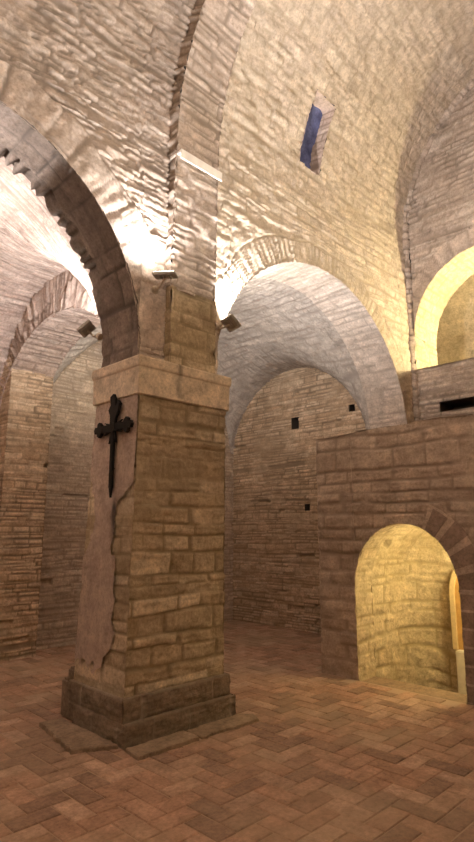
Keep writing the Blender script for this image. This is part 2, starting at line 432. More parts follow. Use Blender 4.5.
# ------------------------------------------------------------------ TRANSVERSE ARCH on the pillar
def transverse():
    root = empty('transverse_arch', (3.305, 3.92, CAP_TOP))
    tag(root, 'transverse stone rib climbing from the pillar top into the vault', 'arch')
    X0, X1 = 3.03, 3.585
    def off(s): return .075+.03*np.clip(s-3.8, 0, 4)
    st = dict(ch=.085, bl=.5, mw=.02, depth=.03, amp=.03, rough=.028, warp=.03, seed=41)
    band = MB()
    ss = np.arange(3.80, 9.4, .021)[:, None]
    xs = np.linspace(X0, X1, 28)[None]
    S = ss+0*xs; X = xs+0*ss
    P = nave_pt(X, S, off(S)); h, t, j = masonry(X, S, **st); h = h*(1-.6*sstep(5.0, 5.8, S))
    band.grid(P, CENT, h, t, j)
    # toothed left flank and plain right flank
    for xx, tw in ((X0, (-3, 2, 5)), (X1, (9, 2, 5))):
        w = np.linspace(0, 1, 7)[None]; S = ss+0*w; X = xx+0*S
        P = nave_pt(X, S, off(S)*w-.12*(1-w))
        hh, t, j = masonry(w*.3+S*0, S, ch=.07, bl=.5, mw=.02, depth=.02, amp=.05, rough=.02, warp=.01, seed=43)
        band.grid(P, tw, hh*(1.0 if xx == X0 else .3), t, j)
    band.build('arch_band', M_VAULT, root, smooth=True, offset=root.location)
    blk = MB()
    z = np.arange(CAP_TOP-.01, 3.83, .02)[:, None]
    y0 = YA-.085
    st2 = dict(ch=.15, bl=.4, mw=.016, depth=.014, amp=.014, rough=.013, warp=.02, seed=44)
    for p0, p1, tw in (((X0, y0), (X1, y0), (3, 0, 3)), ((X0, y0), (X0, YA+.10), (0, 3.9, 3)), ((X1, y0), (X1, YA+.10), (9, 3.9, 3))):
        vwall(blk, p0, p1, CAP_TOP-.015, 3.82, tw, st2, .02)
    P = np.zeros((2, 2, 3)); P[..., 0] = [X0, X1]; P[..., 1] = [[y0], [YA+.10]]; P[..., 2] = 3.82
    blk.grid(P, (3.3, 3.9, 9))
    blk.build('springer_block', M_PILLAR, root, smooth=True, offset=root.location)
    # plain faces of the arcade wall either side of the block, down to the capital
    sd = MB()
    vwall(sd, (2.74, YA-.004), (X0, YA-.004), CAP_TOP-.015, 3.80, (2.9, 0, 3), dict(ch=.33, bl=.5, mw=.014, depth=.012, amp=.012, rough=.01, warp=.015, seed=45), .02)
    sd.build('springer_face', M_ARCH, root, smooth=True, offset=root.location); sd = MB()
    vwall(sd, (X1, YA-.004), (3.70, YA-.004), CAP_TOP-.015, 3.45, (3.6, 0, 3), st2, .02)
    sd.build('springer_face', M_ARCH, root, smooth=True, offset=root.location)
transverse()

# pale ledge fixed across the rib
def ledge():
    mb = MB(); a = 3.035; b = 3.575
    M = Matrix.Identity(4)
    mb.box(a, b, 3.79, 3.97, 5.16, 5.195, bev=.006)
    mb.box(a, b, 3.785, 3.80, 5.095, 5.195, bev=.004)
    o = mb.build('stone_ledge', M_LEDGE, offset=(3.3, 3.88, 5.1))
    tag(o, 'thin white ledge fixed across the rib above the spotlights', 'ledge')
ledge()

# ------------------------------------------------------------------ PILLAR
def pillar():
    X0, X1, Y0, Y1 = 2.70, 3.72, 3.885, 4.60
    root = empty('brick_pillar', (3.2, 4.26, 0)); L = root.location
    tag(root, 'massive square pillar of tan stone courses with smooth stone cap', 'pillar')
    mid = (3.2, 4.25)
    st = dict(ch=.128, bl=.40, mw=.016, depth=.012, amp=.016, rough=.012, warp=.028, seed=51)
    sh = MB(); z0, z1 = .33, 2.76
    def bat(P):      # the left side spreads towards the foot
        k = np.clip((2.76-P[..., 2])/2.4, 0, 1); f = np.clip((X1-P[..., 0])/(X1-X0), 0, 1); g = np.clip((P[..., 1]-Y0)/(Y1-Y0), 0, 1)
        P[..., 0] += (.016-.05*k)*f; P[..., 1] += (-.045+.09*k)*g; return P
    def face(mb, p0, p1, za, zb, tw, st, step, uo, batter=0):
        vwall(mb, p0, p1, za, zb, tw, st, step, uoff=uo, bend=bat)
    face(sh, (X0, Y0), (X1, Y0), z0, z1, (3, 0, 1.5), st, .0125, 0)
    face(sh, (X0, Y1), (X0, Y0), z0, z1, (0, 4.2, 1.5), dict(st, seed=52, depth=.010, amp=.008, rough=.006), .0125, 0)
    face(sh, (X1, Y0), (X1, Y1), z0, z1, (9, 4.2, 1.5), st, .03, 0)
    face(sh, (X1, Y1), (X0, Y1), z0, z1, (3, 9, 1.5), st, .03, 0)
    sh.build('shaft', M_PILLAR, root, smooth=True, offset=L)
    # plaster skin on the left face, ragged outline
    n, m = 200, 80
    yy = np.linspace(Y0+.005, Y1-.005, m)[None]; zz = np.linspace(.42, 2.755, n)[:, None]
    Y = yy+0*zz; Z = zz+0*yy; t = (Y-Y0)/(Y1-Y0)        # t=0 at the front arris
    rag = (fbm(Y*14, Z*9, 7, 4)-.5)
    right_edge = np.interp(Z, [.42, .6, .8, 1.1, 1.4, 1.7, 1.86, 1.92, 2.0, 2.76], [.45, .36, .22, .25, .34, .33, .30, .10, -.08, -.12])
    left_edge = np.interp(Z, [.42, .6, 1.35, 1.5, 1.7, 1.95, 2.1, 2.76], [1.05, 1.02, 1.02, .86, .80, .93, 1.02, 1.05])
    keep = (t > right_edge+rag*.22) & (t < left_edge+rag*.14) & (Z > .5+rag*.3)
    km = keep[:-1, :-1] & keep[1:, 1:] & keep[1:, :-1] & keep[:-1, 1:]
    hh = .012*(fbm(Y*5, Z*5, 9, 3)-.5)
    # soot and faded paint below the cross
    sy, sz = 4.15, 1.72
    stn = np.exp(-((Y-sy)/.045)**2-((Z-sz)/.16)**2)*(.35+.9*fbm(Y*24, Z*14, 5, 3))+.35*np.exp(-((Y-sy+.09)/.05)**2-((Z-1.75)/.12)**2)*(fbm(Y*20, Z*14, 15, 3) > .5)
    pl = MB(); P = bat(np.stack([0*Y+X0-.011, Y, Z], -1))
    pl.grid(P, (0, 4.2, 1.5), hh, fbm(Y*3, Z*3, 12, 3), 0*Y, np.clip(stn*1.3, 0, .9), mask=km)
    po = pl.build('plaster', M_PLASTER, root, smooth=True, offset=L); po['label'] = 'smooth pinkish plaster skin with ragged edge'
    # capital: slightly projecting dressed block with a thin upper fillet
    cap = MB(); cx0, cx1, cy0, cy1 = 2.688, 3.76, 3.865, 4.60
    prof = [(2.735, .018), (2.745, .004), (2.975, .0), (2.985, -.008), (3.00, -.012), (3.06, -.014), (3.075, -.006), (3.08, .01)]
    def cface(p0, p1, nrm, N):
        u = np.linspace(0, 1, N)[None]; k = []
        zf = []; of = []
        for (za, oa), (zb, ob) in zip(prof[:-1], prof[1:]):
            q = max(2, int((zb-za)/.012)); 
            for i in range(q): zf.append(za+(zb-za)*i/q); of.append(oa+(ob-oa)*i/q)
        zf.append(prof[-1][0]); of.append(prof[-1][1])
        zf = np.array(zf)[:, None]; of = np.array(of)[:, None]
        px = p0[0]+(p1[0]-p0[0])*u; py = p0[1]+(p1[1]-p0[1])*u
        P = np.stack([px-nrm[0]*of, py-nrm[1]*of, zf+0*u], -1)
        for e, sgn in ((0, 1), (-1, -1)):       # mitre the corners
            d = np.array([p1[0]-p0[0], p1[1]-p0[1]]); d = d/np.linalg.norm(d)
            P[:, e, 0] += sgn*d[0]*of[:, 0]; P[:, e, 1] += sgn*d[1]*of[:, 0]
        L_ = math.hypot(p1[0]-p0[0], p1[1]-p0[1])
        U = u*L_+0*zf; Zz = zf+0*u
        h = .006*(fbm(U*7, Zz*7, 61, 4)-.5)
        stn = .0*U
        if nrm[1] < 0:
            stn = .55*np.exp(-((U-.44-.008*np.sin(Zz*30))/.035)**2)*sstep(2.74, 2.80, Zz)*(.45+fbm(U*20, Zz*10, 3, 3))
        cap.grid(P, (mid[0]+nrm[0]*9, mid[1]+nrm[1]*9, 2.9), h, vnoise(U*2, Zz*2, 8), (np.abs(Zz-2.98) < .006)*.5, stn)
    cface((cx0, cy0), (cx1, cy0), (0, -1), 90); cface((cx0, cy1), (cx0, cy0), (-1, 0), 70)
    cface((cx1, cy0), (cx1, cy1), (1, 0), 20); cface((cx1, cy1), (cx0, cy1), (0, 1), 20)
    P = np.zeros((2, 2, 3)); P[..., 0] = [cx0, cx1]; P[..., 1] = [[cy0], [cy1]]; P[..., 2] = 3.079
    cap.grid(P, (3, 4, 9)); P = P.copy(); P[..., 2] = 2.737; cap.grid(P, (3, 4, 0))
    cap.build('capital', M_CAP, root, smooth=False, offset=L)
    # plinth: two spreading courses of dark stone
    pb = MB()
    for (a, b, c, d, za, zb, sd, bl) in ((2.625, 3.775, 3.79, 4.56, 0, .175, 53, .42), (2.632, 3.75, 3.84, 4.66, .17, .345, 54, .5)):
        s2 = dict(ch=.19, bl=bl, mw=.02, depth=.016, amp=.012, rough=.014, warp=.008, seed=sd, vary=0)
        for p0, p1, tw in (((a, c), (b, c), (3, 0, .1)), ((a, d), (a, c), (0, 4, .1)), ((b, c), (b, d), (9, 4, .1)), ((b, d), (a, d), (3, 9, .1))):
            vwall(pb, p0, p1, za-.005, zb, tw, s2, .016, voff=.01-za)
        gx = np.linspace(a, b, 30)[None]; gy = np.linspace(c, d, 30)[:, None]
        P = np.stack([gx+0*gy, gy+0*gx, 0*gx+0*gy+zb-.004], -1); pb.grid(P, (3, 4, 9), .01*(fbm(P[..., 0]*12, P[..., 1]*12, 3, 3)-.5), .5+0*P[..., 0])
    pb.box(2.68, 2.98, 4.55, 4.88, 0, .32, .1, bev=.02); pb.box(2.69, 2.95, 4.55, 4.80, .28, .42, .1, bev=.02)
    pb.build('plinth', M_PLINTH, root, smooth=False, offset=L)
pillar()

# flat stones let into the floor around the plinth
def slab(poly, h, label, seed):
    rs = np.random.RandomState(seed); P = []
    for (x0, y0), (x1, y1) in zip(poly, poly[1:]+poly[:1]):
        L = math.hypot(x1-x0, y1-y0); n = max(2, int(L/.05))
        for i in range(n):
            t = i/n; P.append((x0+(x1-x0)*t+rs.normal(0, .006), y0+(y1-y0)*t+rs.normal(0, .006)))
    c = np.mean(P, 0); mb = MB(); k = len(P)
    V = [(x, y, -.004) for x, y in P]+[(x, y, h*.75) for x, y in P]+[(c[0]+(x-c[0])*.975, c[1]+(y-c[1])*.975, h) for x, y in P]
    F = [tuple(range(2*k, 3*k))]+[(a+i, a+(i+1) % k, a+k+(i+1) % k, a+k+i) for a in (0, k) for i in range(k)]
    mb.raw(V, F, .5); o = mb.build('floor_slab', M_SLAB, offset=(c[0], c[1], 0))
    return tag(o, label, 'slab', 'flat stones around the pillar foot')
slab([(2.31, 4.02), (2.52, 3.93), (2.615, 3.86), (2.615, 4.72), (2.44, 4.76)], .035, 'thin cracked stone slab on the floor left of the pillar foot', 5)
slab([(2.60, 3.58), (3.16, 3.565), (3.17, 3.77), (2.62, 3.77)], .03, 'worn flat stone against the near front of the pillar foot', 6)
slab([(3.19, 3.565), (3.83, 3.56), (3.88, 3.68), (3.78, 3.77), (3.19, 3.77)], .022, 'low worn stone strip at right end of the pillar foot', 8)

# ------------------------------------------------------------------ IRON CRUCIFIX on the plaster
def crucifix():
    x = 2.662; yc, zc = 4.185, 2.475
    root = empty('iron_crucifix', (x, yc, zc))
    tag(root, 'black wrought iron cross with flared ends on the plastered pillar face', 'cross')
    L = root.location
    b = MB(); b.box(x-.012, x+.012, yc-.025, yc+.025, 1.95, 2.62, bev=.004)
    b.prism([(yc-.021, 1.96), (yc+.021, 1.96), (yc, 1.87)], 0, x-.01, x+.01); b.build('upright', M_IRON, root, offset=L)
    b = MB(); b.box(x-.014, x+.014, yc-.20, yc+.20, zc-.032, zc+.032, bev=.004); b.build('crossbar', M_IRON, root, offset=L)
    def finial(cy, cz, ang, s=1.0):
        pts = [(-.03, -.02), (-.01, -.045), (.02, -.07), (.045, -.055), (.05, -.028), (.085, -.03), (.10, 0), (.085, .03), (.05, .028), (.045, .055), (.02, .07), (-.01, .045), (-.03, .02)]
        ca, sa = math.cos(ang), math.sin(ang); m = MB()
        m.prism([(cy+s*(p*ca-q*sa), cz+s*(p*sa+q*ca)) for p, q in pts], 0, x-.017, x+.013); m.build('finial', M_IRON, root, offset=L)
    finial(yc-.19, zc, math.pi, 1.0); finial(yc+.19, zc, 0, 1.0)
    # the upper arm: wavering plume
    b = MB()
    b.prism([(yc-.035, zc+.02), (yc-.045, zc+.08), (yc-.08, zc+.13), (yc-.105, zc+.20), (yc-.075, zc+.235), (yc-.045, zc+.18), (yc-.03, zc+.25), (yc+.0, zc+.30), (yc+.045, zc+.275), (yc+.035, zc+.2), (yc+.065, zc+.16), (yc+.04, zc+.11), (yc+.035, zc+.02)], 0, x-.016, x+.012)
    b.build('top_finial', M_IRON, root, offset=L)
    b = MB()
    for k in range(8):
        a = math.pi/8+k*math.pi/4; r0, r1 = .03, .15; w = .02
        b.prism([(yc+r0*math.cos(a)-w*math.sin(a), zc+r0*math.sin(a)+w*math.cos(a)), (yc+r1*math.cos(a), zc+r1*math.sin(a)), (yc+r0*math.cos(a)+w*math.sin(a), zc+r0*math.sin(a)-w*math.cos(a))], 0, x-.008, x+.008)
    b.tube([(x-.02, yc, zc), (x+.012, yc, zc)], .045, 14); b.build('rays', M_IRON, root, offset=L)
    for zz in (zc, 2.12):
        b = MB(); b.tube([(x, yc, zz), (2.71, yc, zz)], .007, 6); b.build('fixing_pin', M_IRON, root, offset=L)
crucifix()

# ------------------------------------------------------------------ AISLE: end wall with lunette, outer wall, vaults, transverse arch
def hole_box(y0, y1, z0, z1, d):
    def f(X, Y, Z): return -d*((Y > y0) & (Y < y1) & (Z > z0) & (Z < z1))
    return f
ST_LUN = dict(ch=.054, bl=.26, mw=.012, depth=.013, amp=.012, rough=.009, warp=.03, seed=61, missing=.02)
mb = MB()
LH = [(6.04, 6.20, 3.32, 3.53), (4.90, 5.01, 3.47, 3.58), (5.845, 5.945, 1.92, 2.03)]
vwall(mb, (XL, YB-.2), (XL, YF+.05), -.02, 4.75, (4, 6, 2), ST_LUN, .0155, holes=LH)
tag(mb.build('wall_back', M_BRICK, smooth=True), 'brown brick aisle end wall with a rounded top and three square holes', kind='structure')
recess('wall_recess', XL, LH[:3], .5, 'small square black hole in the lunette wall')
mb = MB()
vwall(mb, (3.55, YF), (XL+.05, YF), -.02, 4.95, (5, 5, 2), dict(ST_LUN, seed=62), .018)
tag(mb.build('wall_aisle', M_PALE, smooth=True), 'paler outer wall of the aisle beyond the inner arch', kind='structure')
mb = MB()
vwall(mb, (-1.6, YF), (3.55, YF), -.02, 4.95, (1, 5, 2), dict(ST_LUN, seed=64), .03)
tag(mb.build('wall_aisle', M_BRICK, smooth=True), 'outer brick wall of the aisle behind the pillar', kind='structure')
mb = MB()   # respond pier below the aisle arch
for p0, p1, tw in (((3.03, YF), (3.03, 7.30), (0, 7.5, 2)), ((3.03, 7.30), (3.63, 7.30), (3, 5, 2)), ((3.63, 7.30), (3.63, YF), (9, 7.5, 2))):
    vwall(mb, p0, p1, -.02, 3.95, tw, dict(ST_LUN, seed=63), .0155)
tag(mb.build('wall_respond', M_BRICK, smooth=True), 'shallow brick pier on the aisle wall under the inner arch', kind='structure')

def aisle_vault(xa, xb, cyl, crossv, st, mat, label, step=.028, c2=None):
    n = int((YF-YB)/step)+40; m = int((xb-xa)/step)
    th = np.linspace(0, math.pi, n); yy = VY+(YF-YB)/2*1.0*np.cos(th); yy = np.clip(np.unique(np.concatenate([yy, np.linspace(YB, YF, n)])), YB, YF)
    xs = np.linspace(xa, xb, m)
    X, Y = np.meshgrid(xs, yy)
    zA = arc_z(Y, *cyl); zB = arc_z(X, *crossv)
    k = .16; mx = np.maximum(zA, zB); Z = mx+k*np.log(np.exp((zA-mx)/k)+np.exp((zB-mx)/k))-.0
    Z = np.where(np.abs(zA-zB) < .6, Z, mx)
    useA = zA >= zB
    sA = np.arcsin(np.clip((Y-cyl[0])/cyl[2], -1, 1))*cyl[2]; sB = np.arcsin(np.clip((X-crossv[0])/crossv[2], -1, 1))*crossv[2]
    hA, tA, jA = masonry(X, sA, **st); hB, tB, jB = masonry(sB, Y, **dict(st, seed=st['seed']+5)) if st['seed'] == 72 else masonry(Y, sB, **dict(st, seed=st['seed']+5))
    h = np.where(useA, hA, hB); t = np.where(useA, tA, tB); j = np.where(useA, jA, jB)
    mb = MB(); mb.grid(np.stack([X, Y, Z], -1), ((xa+xb)/2, VY, 2.9), h*.8, t, j)
    o = mb.build('ceiling', mat, smooth=True); return tag(o, label, kind='structure')
aisle_vault(3.60, XL+.05, (VY, VZ, VR, VRZ), (BX, BZ, BR, BRZ+.02), dict(ch=.10, bl=.35, mw=.014, depth=.009, amp=.01, rough=.02, warp=.05, seed=71), M_GREY, 'grey groin vault of the aisle behind the lit arch')
aisle_vault(-.6, 3.06, (6.2, 2.9, 1.56, 1.80), (AX, AZ+.1, AR+.1, ARZ+.05), dict(ch=.055, bl=.5, mw=.014, depth=.014, amp=.012, rough=.012, warp=.04, seed=72), M_PINK, 'pinkish brick vault of the aisle behind the left arch')

def aisle_arch():
    root = empty('brick_arch', (3.33, 6.15, 2.9))
    tag(root, 'lit brick arch crossing the aisle left of the pillar', 'arch'); L = root.location
    x0, x1 = 3.02, 3.63
    ci = (VY, VZ, VR, VRZ-.22)
    th = np.linspace(-.02, math.pi+.02, 230)[:, None]
    so = MB(); xs = np.linspace(x0, x1, 28)[None]
    Y = ci[0]+ci[2]*np.cos(th)+0*xs; Z = ci[1]+ci[3]*np.sin(th)+0*xs
    h, t, j = masonry(xs+0*th, th*ci[2]+0*xs, ch=.07, bl=.3, mw=.014, depth=.012, amp=.014, rough=.012, warp=.015, seed=81)
    so.grid(np.stack([xs+0*th, Y, Z], -1), (3.3, VY, 3), h, t, j); so.build('underside', M_PINK, root, smooth=True, offset=L)
    fc = MB(); w = np.linspace(0, .62, 30)[None]
    for xx, tw, k in ((x0, (0, 6, 4), 1.), (x1, (9, 6, 4), .4)):
        Y = ci[0]+(ci[2]+w)*np.cos(th); Z = ci[1]+(ci[3]+w)*np.sin(th)
        h, t, j = masonry(w+0*th, th*ci[2]+0*w, ch=.062, bl=.6, mw=.022, depth=.045, amp=.04, rough=.016, warp=.012, seed=82)
        fc.grid(np.stack([xx+0*Y, Y, Z], -1), tw, h*k, t, j)
    fc.build('voussoir_face', M_PINK, root, smooth=True, offset=L)
aisle_arch()
def aisle_shell():
    mb = MB()
    for x in (-1.6,):
        P = np.zeros((2, 2, 3)); P[..., 0] = x; P[..., 1] = [YB, 7.7]; P[..., 2] = [[0], [5.2]]; mb.grid(P, (3, 6, 2))
    P = np.zeros((2, 2, 3)); P[..., 0] = [-1.6, -.55]; P[..., 1] = [[YB], [7.7]]; P[..., 2] = 5.0; mb.grid(P, (0, 6, 2))
    # aisle side of the arcade wall, above the arches
    mb.box(-3.2, -.53, YB-.05, YB, 0, 5.0); mb.box(-.6, -.53, YA, YB, 0, 3.2)
    tag(mb.build('wall_outside_frame', M_COARSE), 'masonry closing the aisle beyond the left edge', kind='structure')
aisle_shell()

# ------------------------------------------------------------------ DOORWAY WALL
DY, DZ, DR, DRZ = 3.105, 1.0, .595, .665       # doorway arch
def doorwall():
    mb = MB(); st = dict(ch=.145, bl=.42, mw=.02, depth=.014, amp=.014, rough=.009, warp=.03, seed=91)
    ya, yb = -1.0, 4.20
    step = .021
    top = lambda y: 2.745-.05*np.clip((y-2.9)/1.3, 0, 1)+.02*(vnoise(y*5, y*0, 3)-.5)
    ys = columns(DY, DR, ya, yb, step)
    left = ys >= DY+DR; right = ys <= DY-DR; mid = ~(left | right)
    mid_idx = np.where(mid)[0]
    for sel in (np.where(ys >= DY+DR-1e-4)[0], np.where(ys <= DY-DR+1e-4)[0]):
        y = ys[sel][None]; t = np.linspace(0, 1, int(2.75/step))[:, None]
        zt = top(y); Z = -.01+t*(zt+.01); Y = y+0*Z
        h, tn, j = door_relief(Y, Z, st)
        mb.grid(np.stack([XD+0*Z, Y, Z], -1), (0, 2, 1.5), h, tn, j)
    ysm = np.concatenate([[DY-DR], ys[mid_idx], [DY+DR]])
    y = ysm[None]; t = np.linspace(0, 1, int(1.9/step))[:, None]
    zl = arc_z(y, DY, DZ, DR, DRZ); Z = zl+t*(top(y)-zl); Y = y+0*Z
    h, tn, j = door_relief(Y, Z, st)
    mb.grid(np.stack([XD+0*Z, Y, Z], -1), (0, 2, 1.5), h, tn, j)
    # return at the left end and level top
    vwall(mb, (XD, yb), (XW, yb), -.01, 2.69, (6, 7, 1.5), st, .04)
    gx = np.linspace(XD-.005, XW, 60)[None]; gy = np.linspace(ya, yb, 140)[:, None]
    P = np.stack([gx+0*gy, gy+0*gx, top(gy)+0*gx], -1)
    mb.grid(P, (6, 2, 9), .02*(fbm(P[..., 0]*6, P[..., 1]*6, 3, 3)-.5), .5+0*P[..., 0])
    return tag(mb.build('wall_right', M_DOORW, smooth=True), 'waist high rubble block wall with an arched doorway', kind='structure')
def door_relief(Y, Z, st):
    h, tn, j = masonry(Y, Z, **st)
    return h, tn, j
w = doorwall(); w['label'] = 'brown rubble wall with the lit arched doorway in it'

def door_surround():
    # separate wedge stones of the right half of the arch and its jamb, plus slim stones on the left
    mb = MB(); rs = np.random.RandomState(4)
    def stone(poly, pr, tone):
        mb.prism(poly, 0, XD-pr, XD+.05, tone)
    nst = 11
    for k in range(nst):
        a0 = math.pi*k/nst+.045; a1 = math.pi*(k+1)/nst-.045
        big = k < 4
        w = .25+rs.uniform(-.03, .04) if big else .16+rs.uniform(-.02, .03)
        p = []
        for a in np.linspace(a0, a1, 6): p.append((DY-(DR+.004)*math.cos(a), DZ+(DRZ+.004)*math.sin(a)))
        for a in np.linspace(a1, a0, 6): p.append((DY-(DR+w)*math.cos(a), DZ+(DRZ+w)*math.sin(a)))
        if big: stone(p, .012+rs.uniform(-.003, .004), rs.rand())
    z = 0.0
    for k in range(6):
        hgt = 1.0/6; w = .34+rs.uniform(-.06, .12)
        stone([(DY-DR-w, z+.012), (DY-DR-.004, z+.012), (DY-DR-.004, z+hgt-.012), (DY-DR-w, z+hgt-.012)],   .010+rs.uniform(-.003, .004), rs.rand()); z += hgt
    ring = [(DY-(DR+.004)*math.cos(a), DZ+(DRZ+.004)*math.sin(a)) for a in np.linspace(0, math.pi*.37, 16)]
    ring += [(DY-(DR+.27)*math.cos(a), DZ+(DRZ+.27)*math.sin(a)) for a in np.linspace(math.pi*.37, 0, 16)]
    bk = MB(); bk.prism(ring, 0, XD-.006, XD+.05, .9); bk.prism([(DY-DR-.42, 0), (DY-DR-.004, 0), (DY-DR-.004, DZ), (DY-DR-.42, DZ)], 0, XD-.006, XD+.05, .9)
    tag(bk.build('door_mortar', M_DOORW), 'pale mortar bedding the dark stones of the doorway', kind='structure')
    o = mb.build('door_surround', M_VOUS)
    tag(o, 'dark wedge stones framing the right side of the lit doorway', 'surround', kind='structure')
    # reveal (thickness of the wall) of the opening
    rv = MB(); d0, d1 = XD-.01, XD+.34
    st = dict(ch=.14, bl=.3, mw=.014, depth=.01, amp=.01, rough=.012, warp=.02, seed=95)
    xs = np.linspace(d0, d1, 16)[None]
    th = np.linspace(0, math.pi, 90)[:, None]
    Y = DY+DR*np.cos(th)+0*xs; Z = DZ+DRZ*np.sin(th)+0*xs
    h, t, j = masonry(xs+0*th, th*DR+0*xs, **st); rv.grid(np.stack([xs+0*th, Y, Z], -1), (5.7, DY, 1), h, t, j)
    vwall(rv, (d0, DY+DR), (d1, DY+DR), -.5, DZ, (5.7, DY, .5), st, .02); vwall(rv, (d0, DY-DR), (d1, DY-DR), -.5, DZ, (5.7, DY, .5), st, .02)
    tag(rv.build('door_1', M_PASS, smooth=True), 'inner face of the lit arched doorway', kind='structure')
door_surround()

# passage behind the doorway: left wall, rounded corner, back wall, low vault, steps going down
def passage():
    mb = MB(); st = dict(ch=.155, bl=.40, mw=.016, depth=.014, amp=.014, rough=.014, warp=.03, seed=101)
    yL, yR, xB, xF = 3.73, 2.25, 6.95, XD+.33
    # plan line with a rounded corner
    pts = [(xF, yL)]; rc = .35
    pts += [(xB-rc+rc*math.sin(a), yL-rc+rc*math.cos(a)) for a in np.linspace(0, math.pi/2, 14)] + [(xB, yR)]
    pts = np.array(pts); seg = np.r_[0, np.cumsum(np.hypot(*np.diff(pts, axis=0).T))]
    u = np.arange(0, seg[-1], .02); px = np.interp(u, seg, pts[:, 0]); py = np.interp(u, seg, pts[:, 1])
    z = np.arange(-.9, 1.9, .02)[:, None]
    U = u[None]+0*z; Z = z+0*U
    low = sstep(.35, -.1, Z); h, t, j = masonry(U, Z+low*.16*U, **st)
    mb.grid(np.stack([px[None]+0*z, py[None]+0*z, Z], -1), (6.2, 2.9, .6), h, t, j)
    # vault
    th = np.linspace(0, math.pi, 110)[:, None]; xs = np.arange(xF-.0, xB+.05, .025)[None]
    c = (yL+yR)/2; r = (yL-yR)/2
    Y = c+r*np.cos(th)+0*xs; Z = 1.06+.72*np.sin(th)+0*xs
    h, t, j = masonry(xs+0*th, th*r+0*xs, ch=.09, bl=.26, mw=.016, depth=.014, amp=.014, rough=.012, warp=.02, seed=102, missing=.04)
    mb.grid(np.stack([xs+0*th, Y, Z], -1), (6.2, c, 1), h, t, j)
    # back wall lunette, front wall inside, right wall
    P = np.zeros((2, 2, 3)); P[..., 0] = [xF, xB]; P[..., 1] = yR; P[..., 2] = [[-.9], [1.3]]; mb.grid(P, (6, 3, 1.2))
    for a, b, za, zb in ((DY+DR, yL+.05, -.9, 2.0), (yR, DY-DR, -.9, 2.0), (DY-DR, DY+DR, DZ+DRZ, 2.0)):
        P = np.zeros((2, 2, 3)); P[..., 0] = xF+.005; P[..., 1] = [a, b]; P[..., 2] = [[za], [zb]]; mb.grid(P, (6.5, 3, 1))
    tag(mb.build('wall_passage', M_PASS, smooth=True), 'yellow lit stone passage behind the doorway', kind='structure')
    sb = MB()
    for k in range(4): sb.box(XD+.0+.32*k, XD+.34+.32*k, yR, yL, -.95, -.02-.19*k, .4)
    tag(sb.build('floor_steps', M_SLAB), 'stone steps going down inside the lit doorway', kind='structure')
    # ochre arched panel with pale frame, white slab below it
    root = empty('arched_panel', (6.82, 2.62, .22)); L = root.location
    tag(root, 'ochre arched panel with pale frame at right inside the lit doorway', 'panel')
    y0, y1 = 2.30, 3.19; cy = (y0+y1)/2; rr = (y1-y0)/2
    def archpoly(m, zb, zt): return [(y0+m, zb), (y1-m, zb)]+[(cy+(rr-m)*math.cos(a), zt+(rr-m)*1.1*math.sin(a)) for a in np.linspace(0, math.pi, 18)]
    fr = MB(); outer = archpoly(0, .22, .86); inner = archpoly(.055, .22, .86); k = len(outer)
    V = [(x, *p) for x in (6.80, 6.86) for p in outer]+[(x, *p) for x in (6.80, 6.86) for p in inner]
    F = []
    for i in range(k):
        q = (i+1) % k
        if i == 0: continue
        F += [(i, q, 2*k+q, 2*k+i), (i, k+i, k+q, q), (2*k+i, 2*k+q, 3*k+q, 3*k+i)]
    fr.raw(V, F); fr.build('frame', M_TRIM, root, offset=L)
    pn = MB(); pn.prism(archpoly(.05, .22, .86), 0, 6.83, 6.88); po = pn.build('panel', M_OCHRE, root, offset=L)
    kn = MB(); kn.tube([(6.835, 2.93, .50), (6.76, 2.93, .50), (6.75, 2.93, .50)], [.012, .018, .045], 12); kn.tube([(6.75, 2.93, .50), (6.73, 2.93, .50)], [.045, .03], 12)
    ko = kn.build('handle', M_IRON, po, offset=L); ko['label'] = 'round black handle'
    wb = MB(); wb.box(6.72, 6.90, 2.28, 3.13, -.92, .22, bev=.012)
    tag(wb.build('white_slab', M_WHITE, offset=(6.8, 2.6, -.9)), 'whitewashed block below the ochre arched panel in the doorway', 'block')
passage()

